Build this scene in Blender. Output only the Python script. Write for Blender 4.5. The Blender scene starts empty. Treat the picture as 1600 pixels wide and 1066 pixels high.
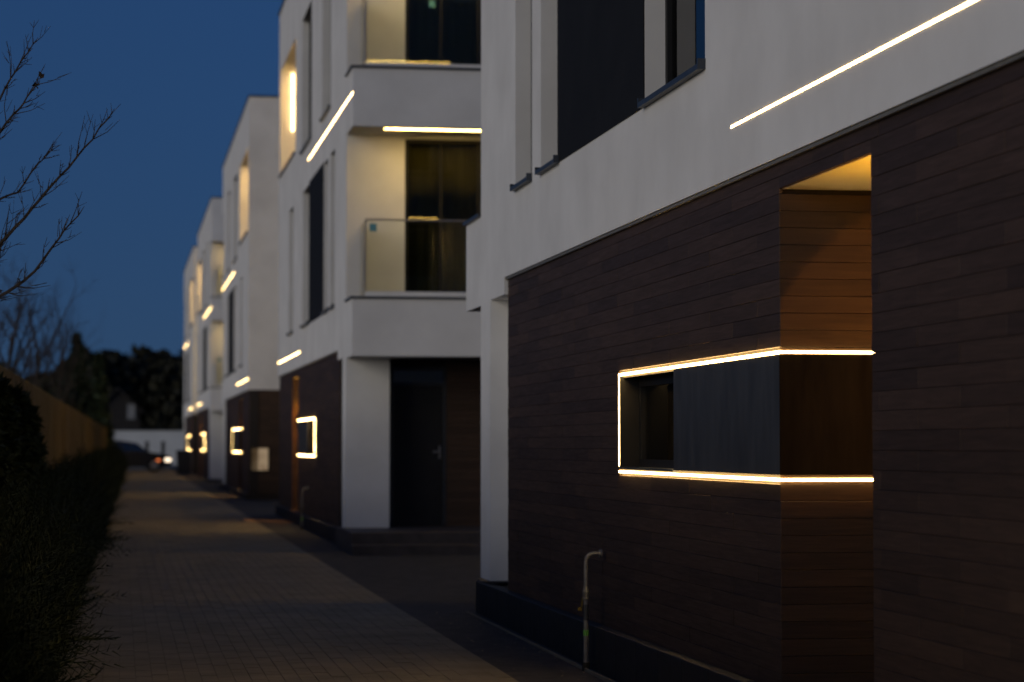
import bpy, bmesh, math, random
from mathutils import Vector, Matrix

random.seed(7)
C = bpy.context.scene.collection
sc = bpy.context.scene

# ------------------------------------------------------------------ camera, sky, sun, exposure
F_PX = 3778.0
cam_d = bpy.data.cameras.new("camera")
cam = bpy.data.objects.new("camera", cam_d)
C.objects.link(cam)
sc.camera = cam
cam_d.sensor_width = 36.0
cam_d.lens = 36.0 * F_PX / 1600.0
cam_d.clip_start = 0.1
cam_d.clip_end = 3000
cam.location = (0, 0, 1.5)
cam.rotation_euler = (math.radians(90 + 2.4856), 0, math.radians(-9.2077))
cam_d.dof.use_dof = True
cam_d.dof.focus_distance = 13.0
cam_d.dof.aperture_fstop = 2.4
cam_d.dof.aperture_blades = 0

SUN_AZ = math.radians(236)          # clockwise from +Y: the afterglow lies to the left and behind the camera
SUN_EL = math.radians(9)
world = bpy.data.worlds.new("World")
sc.world = world
world.use_nodes = True
wn = world.node_tree
bg = wn.nodes["Background"]
sky = wn.nodes.new("ShaderNodeTexSky")
sky.sky_type = 'NISHITA'
sky.sun_disc = False
sky.sun_elevation = math.radians(0.0)
sky.sun_rotation = SUN_AZ
sky.ozone_density = 4.2
sky.air_density = 1.0
sky.dust_density = 0.6
tc = wn.nodes.new("ShaderNodeTexCoord")
sep = wn.nodes.new("ShaderNodeSeparateXYZ")
mad = wn.nodes.new("ShaderNodeMath"); mad.operation = 'MULTIPLY_ADD'
mad.inputs[1].default_value = 0.62; mad.inputs[2].default_value = 0.15
comb = wn.nodes.new("ShaderNodeCombineXYZ")
nrm = wn.nodes.new("ShaderNodeVectorMath"); nrm.operation = 'NORMALIZE'
wn.links.new(tc.outputs["Generated"], sep.inputs[0])
wn.links.new(sep.outputs[0], comb.inputs[0]); wn.links.new(sep.outputs[1], comb.inputs[1])
wn.links.new(sep.outputs[2], mad.inputs[0]); wn.links.new(mad.outputs[0], comb.inputs[2])
wn.links.new(comb.outputs[0], nrm.inputs[0]); wn.links.new(nrm.outputs[0], sky.inputs[0])
wn.links.new(sky.outputs[0], bg.inputs[0])
bg.inputs[1].default_value = 0.078

sun_d = bpy.data.lights.new("sun", 'SUN')
sun_d.energy = 0.29
sun_d.angle = math.radians(40)
sun_d.color = (1.0, 0.91, 0.74)
sun = bpy.data.objects.new("sun", sun_d)
C.objects.link(sun)
sd = Vector((math.sin(SUN_AZ) * math.cos(SUN_EL), math.cos(SUN_AZ) * math.cos(SUN_EL), math.sin(SUN_EL)))
sun.rotation_euler = sd.to_track_quat('Z', 'Y').to_euler()
sun.location = (-20, -20, 20)

vs = sc.view_settings
sc.display_settings.display_device = 'sRGB'
vs.view_transform = 'Standard'; vs.look = 'None'; vs.exposure = 2.0; vs.gamma = 1.0
vs.use_curve_mapping = False
sc.cycles.use_denoising = True
sc.cycles.max_bounces = 8
sc.cycles.transparent_max_bounces = 12
sc.cycles.sample_clamp_indirect = 4.0
sc.cycles.caustics_reflective = False
sc.cycles.caustics_refractive = False

LED_POWER = 6.0
SPOT_POWER = 16.0

# ------------------------------------------------------------------ materials
def new_mat(name):
    m = bpy.data.materials.new(name); m.use_nodes = True
    return m, m.node_tree, m.node_tree.nodes["Principled BSDF"]

def noise(nt, scale, detail=4, stretch=None, rough=0.55):
    g = nt.nodes.new("ShaderNodeNewGeometry")
    n = nt.nodes.new("ShaderNodeTexNoise")
    n.inputs["Scale"].default_value = scale; n.inputs["Detail"].default_value = detail
    n.inputs["Roughness"].default_value = rough
    if stretch:
        mp = nt.nodes.new("ShaderNodeMapping"); mp.inputs["Scale"].default_value = stretch
        nt.links.new(g.outputs["Position"], mp.inputs[0]); nt.links.new(mp.outputs[0], n.inputs["Vector"])
    else:
        nt.links.new(g.outputs["Position"], n.inputs["Vector"])
    return n

def ramp(nt, src, stops):
    r = nt.nodes.new("ShaderNodeValToRGB")
    els = r.color_ramp.elements
    while len(els) < len(stops): els.new(0.5)
    for e, (p, c) in zip(els, stops):
        e.position = p; e.color = (*c, 1)
    nt.links.new(src, r.inputs[0])
    return r

def bump(nt, bsdf, src, strength, dist=0.01):
    b = nt.nodes.new("ShaderNodeBump"); b.inputs["Strength"].default_value = strength; b.inputs["Distance"].default_value = dist
    nt.links.new(src, b.inputs["Height"]); nt.links.new(b.outputs[0], bsdf.inputs["Normal"])

def mottled(name, c0, c1, scale, rough=0.8, bump_s=0.2, fine=60, spec=0.3, metal=0.0, stretch=None, bdist=0.004):
    m, nt, b = new_mat(name)
    n = noise(nt, scale, 6, stretch)
    r = ramp(nt, n.outputs["Fac"], [(0.3, c0), (0.7, c1)])
    nt.links.new(r.outputs[0], b.inputs["Base Color"])
    b.inputs["Roughness"].default_value = rough
    b.inputs["Specular IOR Level"].default_value = spec
    b.inputs["Metallic"].default_value = metal
    if bump_s:
        n2 = noise(nt, fine, 4, stretch)
        bump(nt, b, n2.outputs["Fac"], bump_s, bdist)
    return m

def wood_mat():
    m, nt, b = new_mat("wood_tile")
    n = noise(nt, 1.0, 7, (3.0, 3.0, 55.0), 0.65)
    n.inputs["Distortion"].default_value = 0.6
    r = ramp(nt, n.outputs["Fac"], [(0.25, (0.032, 0.0185, 0.0112)), (0.55, (0.053, 0.0295, 0.0175)), (0.8, (0.074, 0.041, 0.0245))])
    oi = nt.nodes.new("ShaderNodeObjectInfo"); g = nt.nodes.new("ShaderNodeNewGeometry")
    a = nt.nodes.new("ShaderNodeMath"); a.operation = 'ADD'
    fr = nt.nodes.new("ShaderNodeMath"); fr.operation = 'FRACT'
    mr = nt.nodes.new("ShaderNodeMapRange"); mr.inputs[3].default_value = 0.76; mr.inputs[4].default_value = 1.24
    nt.links.new(oi.outputs["Random"], a.inputs[0]); nt.links.new(g.outputs["Random Per Island"], a.inputs[1])
    nt.links.new(a.outputs[0], fr.inputs[0]); nt.links.new(fr.outputs[0], mr.inputs[0])
    mx = nt.nodes.new("ShaderNodeMix"); mx.data_type = 'RGBA'; mx.blend_type = 'MULTIPLY'; mx.inputs[0].default_value = 1
    nt.links.new(r.outputs[0], mx.inputs[6]); nt.links.new(mr.outputs[0], mx.inputs[7])
    nt.links.new(mx.outputs[2], b.inputs["Base Color"])
    rr = ramp(nt, n.outputs["Fac"], [(0.2, (0.72,)*3), (0.8, (0.52,)*3)])
    nt.links.new(rr.outputs[0], b.inputs["Roughness"])
    b.inputs["Specular IOR Level"].default_value = 0.34
    bump(nt, b, n.outputs["Fac"], 0.25, 0.002)
    return m

def glass_mat(name, tint, gloss_ior=1.5, back=None):
    m = bpy.data.materials.new(name); m.use_nodes = True
    nt = m.node_tree; nt.nodes.clear()
    out = nt.nodes.new("ShaderNodeOutputMaterial")
    fr = nt.nodes.new("ShaderNodeFresnel"); fr.inputs[0].default_value = gloss_ior
    tr = nt.nodes.new("ShaderNodeBsdfTransparent"); tr.inputs[0].default_value = (*tint, 1)
    gl = nt.nodes.new("ShaderNodeBsdfGlossy"); gl.inputs["Roughness"].default_value = 0.01
    mx = nt.nodes.new("ShaderNodeMixShader")
    nt.links.new(fr.outputs[0], mx.inputs[0]); nt.links.new(tr.outputs[0], mx.inputs[1]); nt.links.new(gl.outputs[0], mx.inputs[2])
    nt.links.new(mx.outputs[0], out.inputs[0])
    return m

def emit_mat(name, col, k):
    m, nt, b = new_mat(name)
    b.inputs["Base Color"].default_value = (0.7, 0.7, 0.7, 1)
    b.inputs["Emission Color"].default_value = (*col, 1)
    b.inputs["Emission Strength"].default_value = k
    return m

def leaf_mat(name, c0, c1):
    m, nt, b = new_mat(name)
    g = nt.nodes.new("ShaderNodeNewGeometry")
    r = ramp(nt, g.outputs["Random Per Island"], [(0, c0), (1, c1)])
    nt.links.new(r.outputs[0], b.inputs["Base Color"]); b.inputs["Roughness"].default_value = 0.7
    b.inputs["Specular IOR Level"].default_value = 0.2
    return m

M = {}
M['plaster'] = mottled("white_plaster", (0.66, 0.645, 0.625), (0.78, 0.765, 0.745), 1.3, 0.9, 0.35, 220, 0.2, bdist=0.0015)
M['wood'] = wood_mat()
M['backing'] = mottled("joint_mortar", (0.026, 0.021, 0.018), (0.036, 0.030, 0.027), 20, 0.9, 0)
M['slate'] = mottled("dark_stone_panel", (0.036, 0.036, 0.038), (0.060, 0.060, 0.062), 1.0, 0.55, 0.2, 1.0, 0.35, stretch=(9, 9, 2.5))
M['anthracite'] = mottled("anthracite_metal", (0.026, 0.028, 0.033), (0.036, 0.038, 0.043), 5, 0.4, 0, spec=0.5)
M['panel'] = mottled("dark_flat_panel", (0.013, 0.013, 0.014), (0.017, 0.017, 0.018), 3, 0.8, 0.05, 80, spec=0.15)
M['flash'] = mottled("sheet_metal", (0.035, 0.042, 0.055), (0.05, 0.058, 0.072), 8, 0.45, 0, spec=0.4, metal=0.2)
M['plinth'] = mottled("plinth_stone", (0.011, 0.011, 0.012), (0.022, 0.022, 0.024), 9, 0.6, 0.2, 120)
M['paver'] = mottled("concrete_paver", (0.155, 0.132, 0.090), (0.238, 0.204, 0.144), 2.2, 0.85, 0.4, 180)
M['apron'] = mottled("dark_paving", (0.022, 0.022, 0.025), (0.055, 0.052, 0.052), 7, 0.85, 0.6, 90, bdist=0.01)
M['soil'] = mottled("soil", (0.035, 0.032, 0.022), (0.07, 0.06, 0.045), 3, 0.95, 0.5, 20, bdist=0.03)
M['sand'] = mottled("joint_sand", (0.112, 0.102, 0.072), (0.16, 0.147, 0.107), 20, 0.95, 0)
M['step'] = mottled("step_stone", (0.05, 0.042, 0.04), (0.085, 0.072, 0.066), 6, 0.6, 0.2, 80)
M['door'] = mottled("dark_door", (0.012, 0.012, 0.013), (0.018, 0.017, 0.018), 4, 0.45, 0)
M['steel'] = mottled("brushed_steel", (0.45, 0.45, 0.45), (0.55, 0.55, 0.55), 30, 0.35, 0, metal=1.0)
M['alu'] = mottled("trim_profile", (0.30, 0.24, 0.15), (0.38, 0.31, 0.20), 12, 0.4, 0, metal=0.6)
M['pane'] = glass_mat("window_glass", (0.60, 0.64, 0.56), 1.9)
M["pane_clear"] = glass_mat("door_glass", (0.80, 0.80, 0.66), 1.5)
M['rail_glass'] = glass_mat("rail_glass", (0.965, 0.985, 0.97), 1.45)
M['curtain'] = mottled("olive_curtain", (0.12, 0.113, 0.068), (0.15, 0.142, 0.085), 2, 0.95, 0)  # olive tone puts the glass's reflected glow into a surface colour
M['room'] = mottled("room_paint", (0.42, 0.40, 0.35), (0.5, 0.48, 0.42), 1, 0.9, 0)
M['led'] = emit_mat("light_strip_warm", (1.0, 0.66, 0.25), LED_POWER)
M['led_soft'] = emit_mat("light_strip_soft", (1.0, 0.64, 0.15), LED_POWER * 1.3)
M['led_niche'] = emit_mat("light_strip_niche", (1.0, 0.60, 0.17), LED_POWER * 1.35)
M['led_frame'] = emit_mat("light_strip_frame", (1.0, 0.64, 0.23), LED_POWER * 1.5)
M['frame'] = mottled("black_frame", (0.010, 0.010, 0.011), (0.013, 0.013, 0.014), 5, 0.55, 0, spec=0.2)
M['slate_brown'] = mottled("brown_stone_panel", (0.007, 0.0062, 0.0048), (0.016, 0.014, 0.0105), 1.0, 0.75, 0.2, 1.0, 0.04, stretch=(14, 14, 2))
M['led_amber'] = emit_mat("light_strip_amber", (1.0, 0.46, 0.03), LED_POWER * 7.0)
M['led_gap'] = emit_mat("light_strip_end", (1.0, 0.68, 0.22), LED_POWER * 5.0)

def glow_patch_mat():  # weak emission brightens the pale patch on the end wall
    m, nt, b = new_mat("lit_blind")
    n = noise(nt, 5.0, 3)
    rr = ramp(nt, n.outputs["Fac"], [(0.4, (0.55, 0.33, 0.15)), (0.6, (1.0, 0.70, 0.40))])
    nt.links.new(rr.outputs[0], b.inputs["Emission Color"]); b.inputs["Emission Strength"].default_value = 0.055
    b.inputs["Base Color"].default_value = (0.4, 0.35, 0.28, 1); b.inputs["Roughness"].default_value = 0.8
    return m
M['lit_blind'] = glow_patch_mat()
M['pipe'] = mottled("grey_pipe", (0.13, 0.13, 0.14), (0.19, 0.19, 0.20), 25, 0.45, 0, metal=0.2)
M['brass'] = mottled("brass_valve", (0.15, 0.15, 0.14), (0.19, 0.19, 0.17), 30, 0.5, 0, metal=0.4)
M['yellow'] = mottled("yellow_tape", (0.09, 0.065, 0.012), (0.12, 0.085, 0.016), 40, 0.6, 0)
M['green'] = mottled("green_tape", (0.10, 0.34, 0.05), (0.14, 0.42, 0.08), 40, 0.5, 0)
M['teal'] = mottled("teal_sticker", (0.10, 0.30, 0.34), (0.13, 0.34, 0.38), 40, 0.5, 0)
M['bark'] = mottled("bark", (0.022, 0.017, 0.014), (0.05, 0.04, 0.033), 25, 0.9, 0.4, 60)
M['fence'] = mottled("fence_wood", (0.115, 0.076, 0.026), (0.20, 0.135, 0.045), 1.0, 0.85, 0.3, 1.0, stretch=(12, 12, 1))
M['hedge'] = leaf_mat("hedge_leaf", (0.012, 0.021, 0.006), (0.034, 0.046, 0.013))
M['core'] = mottled("hedge_core", (0.010, 0.014, 0.006), (0.02, 0.026, 0.01), 9, 0.95, 0.5, 20)
M['forest'] = leaf_mat("forest_leaf", (0.014, 0.015, 0.010), (0.035, 0.034, 0.022))
M['conifer'] = leaf_mat("conifer_leaf", (0.012, 0.022, 0.012), (0.03, 0.045, 0.02))
M['endwall'] = mottled("pale_wall", (0.50, 0.52, 0.54), (0.60, 0.62, 0.63), 0.8, 0.85, 0.1, 20)
M['gable'] = mottled("grey_gable", (0.16, 0.165, 0.17), (0.27, 0.275, 0.28), 1.5, 0.9, 0)
M['carpaint'] = mottled("dark_car_paint", (0.012, 0.014, 0.02), (0.016, 0.018, 0.025), 2, 0.3, 0, spec=0.5)
M['tyre'] = mottled("tyre", (0.012, 0.012, 0.012), (0.02, 0.02, 0.02), 20, 0.9, 0)
M['rooftile'] = mottled("roof_tile", (0.018, 0.016, 0.016), (0.03, 0.026, 0.024), 3, 0.8, 0)
M['board'] = mottled("pale_cabinet", (0.38, 0.32, 0.24), (0.62, 0.55, 0.42), 5.5, 0.6, 0)
M['litter'] = leaf_mat("dry_leaf", (0.12, 0.08, 0.04), (0.35, 0.28, 0.18))
M['headlamp'] = emit_mat("headlamp", (1.0, 0.80, 0.58), 0.6)
M['marker'] = emit_mat("marker_lamp", (1.0, 0.22, 0.05), 0.3)

# ------------------------------------------------------------------ mesh helpers
def tag(o, label=None, cat=None, group=None, kind=None):
    if label: o['label'] = label
    if cat: o['category'] = cat
    if group: o['group'] = group
    if kind: o['kind'] = kind
    return o

def link(name, me, parent=None, mat=None):
    o = bpy.data.objects.new(name, me); C.objects.link(o)
    if parent is not None: o.parent = parent
    if mat is not None and me is not None and not me.materials: me.materials.append(mat)
    return o

def empty(name, loc, label, cat, group=None):
    o = bpy.data.objects.new(name, None); C.objects.link(o)
    o.location = loc; o.empty_display_size = 0.3
    return tag(o, label, cat, group)

IDENT = lambda a, b, d: (a, b, d)

class MB:
    """collects quads; org is subtracted so that children sit at their thing's base"""
    def __init__(self, org=(0, 0, 0)):
        self.v = []; self.f = []; self.org = org
    def add(self, pts, faces):
        k = len(self.v); o = self.org
        self.v += [(p[0]-o[0], p[1]-o[1], p[2]-o[2]) for p in pts]
        self.f += [tuple(i + k for i in q) for q in faces]
    def box(self, m, a0, a1, b0, b1, d0, d1):
        p = [m(a, b, d) for d in (d0, d1) for b in (b0, b1) for a in (a0, a1)]
        self.add(p, [(0,1,3,2), (4,6,7,5), (0,4,5,1), (2,3,7,6), (0,2,6,4), (1,5,7,3)])
        return self
    def tile(self, m, a0, a1, b0, b1, d0, d1, c):
        """a slab whose d0 face has a chamfer c; open at the back"""
        p = [m(a, b, d1) for b in (b0, b1) for a in (a0, a1)]
        q = [m(a, b, d0 + c) for b in (b0, b1) for a in (a0, a1)]
        r = [m(a, b, d0) for b in (b0 + c, b1 - c) for a in (a0 + c, a1 - c)]
        fs = [(8, 9, 11, 10)]
        for i, j in ((0, 1), (1, 3), (3, 2), (2, 0)):
            fs += [(i, j, j+4, i+4), (i+4, j+4, j+8, i+8)]
        self.add(p + q + r, fs)
        return self
    def wall(self, m, a0, a1, b0, b1, holes, d0, d1):
        """solid wall from d0 to d1 with rectangular holes through it"""
        A = sorted({a0, a1, *[x for h in holes for x in (h[0], h[1]) if a0 < x < a1]})
        B = sorted({b0, b1, *[x for h in holes for x in (h[2], h[3]) if b0 < x < b1]})
        def solid(i, j):
            if i < 0 or j < 0 or i >= len(A)-1 or j >= len(B)-1: return False
            ca, cb = (A[i]+A[i+1])/2, (B[j]+B[j+1])/2
            return not any(h[0] < ca < h[1] and h[2] < cb < h[3] for h in holes)
        idx = {}; V = []; Fs = []
        def vid(i, j, k):
            if (i, j, k) not in idx:
                idx[(i, j, k)] = len(V); V.append(m(A[i], B[j], (d0, d1)[k]))
            return idx[(i, j, k)]
        for i in range(len(A)-1):
            for j in range(len(B)-1):
                if not solid(i, j): continue
                for k in (0, 1):
                    Fs.append((vid(i,j,k), vid(i+1,j,k), vid(i+1,j+1,k), vid(i,j+1,k)))
                for (ii, jj, e) in ((i-1, j, ((i,j),(i,j+1))), (i+1, j, ((i+1,j),(i+1,j+1))), (i, j-1, ((i,j),(i+1,j))), (i, j+1, ((i,j+1),(i+1,j+1)))):
                    if not solid(ii, jj):
                        (p, q), (r, s) = e
                        Fs.append((vid(p,q,0), vid(r,s,0), vid(r,s,1), vid(p,q,1)))
        self.add(V, Fs)
        return self
    def tube(self, pts, radii, n=6, cap=True):
        pts = [Vector(p) for p in pts]; rings = []; V = []; Fs = []
        up = Vector((0.13, 0.21, 0.97))
        for i, p in enumerate(pts):
            t = (pts[min(i+1, len(pts)-1)] - pts[max(i-1, 0)]).normalized()
            u = t.cross(up)
            if u.length < 1e-3: u = t.cross(Vector((1, 0, 0)))
            u.normalize(); w = t.cross(u)
            for k in range(n):
                a = 2*math.pi*k/n
                V.append(p + (u*math.cos(a) + w*math.sin(a)) * radii[i])
        for i in range(len(pts)-1):
            for k in range(n):
                Fs.append((i*n+k, i*n+(k+1) % n, (i+1)*n+(k+1) % n, (i+1)*n+k))
        if cap:
            Fs.append(tuple(range(n))); Fs.append(tuple(range((len(pts)-1)*n, len(pts)*n)))
        self.add([tuple(v) for v in V], Fs)
        return self
    def build(self, name, mat, parent=None, fix=True, smooth=False):
        me = bpy.data.meshes.new(name)
        me.from_pydata(self.v, [], self.f)
        if fix:
            bm = bmesh.new(); bm.from_mesh(me)
            bmesh.ops.recalc_face_normals(bm, faces=bm.faces)
            bm.to_mesh(me); bm.free()
        if smooth:
            for p in me.polygons: p.use_smooth = True
        me.materials.append(mat)
        return link(name, me, parent)

SLOPE = 0.003
def gz(y): return SLOPE * y
W_ = lambda x, y, z: (x, y, z)          # world map for box(): a=x, b=y, d=z

def subtract(rect, holes):
    out = [rect]
    for h in holes:
        nxt = []
        for (a0, a1, b0, b1) in out:
            if h[0] >= a1 or h[1] <= a0 or h[2] >= b1 or h[3] <= b0:
                nxt.append((a0, a1, b0, b1)); continue
            x0, x1 = max(a0, h[0]), min(a1, h[1])
            if a0 < h[0]: nxt.append((a0, h[0], b0, b1))
            if h[1] < a1: nxt.append((h[1], a1, b0, b1))
            if b0 < h[2]: nxt.append((x0, x1, b0, h[2]))
            if h[3] < b1: nxt.append((x0, x1, h[3], b1))
        out = nxt
    return [r for r in out if r[1]-r[0] > 0.03 and r[3]-r[2] > 0.012]

# ------------------------------------------------------------------ ground
def sheet(name, x0, x1, y0, y1, dz, mat, nx=1, ny=1):
    m = MB(); 
    V = []; Fs = []
    for j in range(ny+1):
        for i in range(nx+1):
            x = x0+(x1-x0)*i/nx; y = y0+(y1-y0)*j/ny
            V.append((x, y, gz(y)+dz))
    for j in range(ny):
        for i in range(nx):
            k = j*(nx+1)+i
            Fs.append((k, k+1, k+nx+2, k+nx+1))
    m.add(V, Fs)
    return m.build(name, mat, fix=False)

tag(sheet("ground", -1500, 1500, -400, 2200, -0.03, M['soil']), kind='structure')
ROAD_L, ROAD_R, ROAD_END = -0.62, 2.45, 112.0
road = tag(sheet("road", ROAD_L, ROAD_R, -6, 139, -0.0045, M['sand']), kind='structure')
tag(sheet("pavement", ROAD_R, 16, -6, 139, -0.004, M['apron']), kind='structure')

# pavers: long side along the street, running bond; the 300 that show largest are parts of the road
PW, PL = 0.1018, 0.2
ncol = int((ROAD_R-ROAD_L)/PW)
SH = lambda x, y, d: (x, y, gz(y)-d)
def paver_mesh():
    m = MB(); m.tile(lambda a, b, d: (a, b, -d), -PW/2+0.0012, PW/2-0.0012, -PL/2+0.0012, PL/2-0.0012, 0, 0.014, 0.0013)
    me = bpy.data.meshes.new("paver"); me.from_pydata(m.v, [], m.f); me.materials.append(M['paver'])
    return me
pm = paver_mesh()
singles = []; rest = MB()
for i in range(ncol):
    x = ROAD_R - (i+0.5)*PW
    y = 8.0 + (i % 2)*PL/2
    while y < 62:
        jz = random.uniform(-0.0012, 0.0018)
        if y > 14.85 - 0.14*(ROAD_R - x) * 0 and x > -0.35: singles.append((y, x, jz))
        else: rest.tile(lambda a, b, d: (a, b, gz(b)-d+jz), x-PW/2+0.0012, x+PW/2-0.0012, y-PL/2+0.0012, y+PL/2-0.0012, 0, 0.014, 0.0013)
        y += PL
singles.sort()
for (y, x, jz) in singles[:300]:
    o = link("paver", pm, road); o.location = (x, y, gz(y)+jz); o.rotation_euler = (math.atan(SLOPE), 0, random.uniform(-0.006, 0.006))
for (y, x, jz) in singles[300:]:
    rest.tile(lambda a, b, d: (a, b, gz(b)-d+jz), x-PW/2+0.0012, x+PW/2-0.0012, y-PL/2+0.0012, y+PL/2-0.0012, 0, 0.014, 0.0013)
tag(rest.build("pavers", M['paver'], road, fix=False), kind='stuff')
far = sheet("far_pavers", ROAD_L, ROAD_R, 62.2, ROAD_END, -0.001, M['paver']); far.parent = road; far['kind'] = 'stuff'

# pale edging at the foot of the plinth, seen as a thin line
tag(MB().box(W_, 2.985, 3.0, 6.3, 20.9, 0.03, 0.062).build("kerb", M['paver']), kind='structure')

# ------------------------------------------------------------------ the apartment blocks
XW = 3.1
L = 14.65
BACK = 12.5
Z_PL, Z_CL, Z_TOP = 0.33, 2.88, 10.1
ROW = (Z_CL - Z_PL) / 31
TL = 0.98
SLOT = (9.56, 11.0, Z_PL, 2.74)
FRAME = (5.77, 9.56, 1.325, 1.965)

tile_me = None
def full_tile():
    global tile_me
    if tile_me is None:
        m = MB(); m.tile(lambda a, b, d: (d, a, b), -TL/2+0.0011, TL/2-0.0011, -ROW/2+0.0009, ROW/2-0.0009, 0, 0.016, 0.0011)
        me = bpy.data.meshes.new("tile"); me.from_pydata(m.v, [], m.f)
        bm = bmesh.new(); bm.from_mesh(me); bmesh.ops.recalc_face_normals(bm, faces=bm.faces)
        if bm.faces[0].normal.x > 0: bmesh.ops.reverse_faces(bm, faces=bm.faces)
        bm.to_mesh(me); bm.free()
        me.materials.append(M['wood']); tile_me = me
    return tile_me

def tiling(a0, a1, z0, z1, holes):
    """running-bond tile rectangles on a wall"""
    out = []; n = int(round((z1 - z0)/ROW))
    for r in range(n):
        b0 = z0 + r*ROW; b1 = b0 + ROW
        a = a0 - (TL/2 if r % 2 else 0)
        while a < a1 - 0.01:
            t0, t1 = max(a, a0), min(a+TL, a1)
            full = abs(t1-t0-TL) < 1e-6
            for q in subtract((t0, t1, b0, b1), holes):
                whole = full and abs(q[1]-q[0]-TL) < 1e-6 and abs(q[3]-q[2]-ROW) < 1e-6
                out.append((q, whole))
            a += TL
    return out

def window(root, org, m, a0, a1, b0, b1, d, mull=(), sill=True, label=None, pane_m='pane'):
    fw = 0.055
    g = MB(org)
    g.box(m, a0, a0+fw, b0, b1, d, d+0.07); g.box(m, a1-fw, a1, b0, b1, d, d+0.07)
    g.box(m, a0+fw, a1-fw, b0, b0+fw, d, d+0.07); g.box(m, a0+fw, a1-fw, b1-fw, b1, d, d+0.07)
    for x in mull: g.box(m, x-0.022, x+0.022, b0+fw, b1-fw, d+0.012, d+0.066)
    w = g.build("window", M['frame'], root)
    if label: w['label'] = label
    MB(org).box(m, a0+fw-0.005, a1-fw+0.005, b0+fw-0.005, b1-fw+0.005, d+0.03, d+0.036).build("pane", M[pane_m], w)
    if sill:
        s = MB(org)
        s.box(m, a0-0.012, a1+0.012, b0-0.022, b0+0.008, -0.045, d+0.002)
        s.box(m, a0-0.014, a0+0.006, b0+0.008, b0+0.035, -0.045, d-0.004)
        s.box(m, a1-0.006, a1+0.014, b0+0.008, b0+0.035, -0.045, d-0.004)
        s.build("sill", M['flash'], w)
    return w

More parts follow.
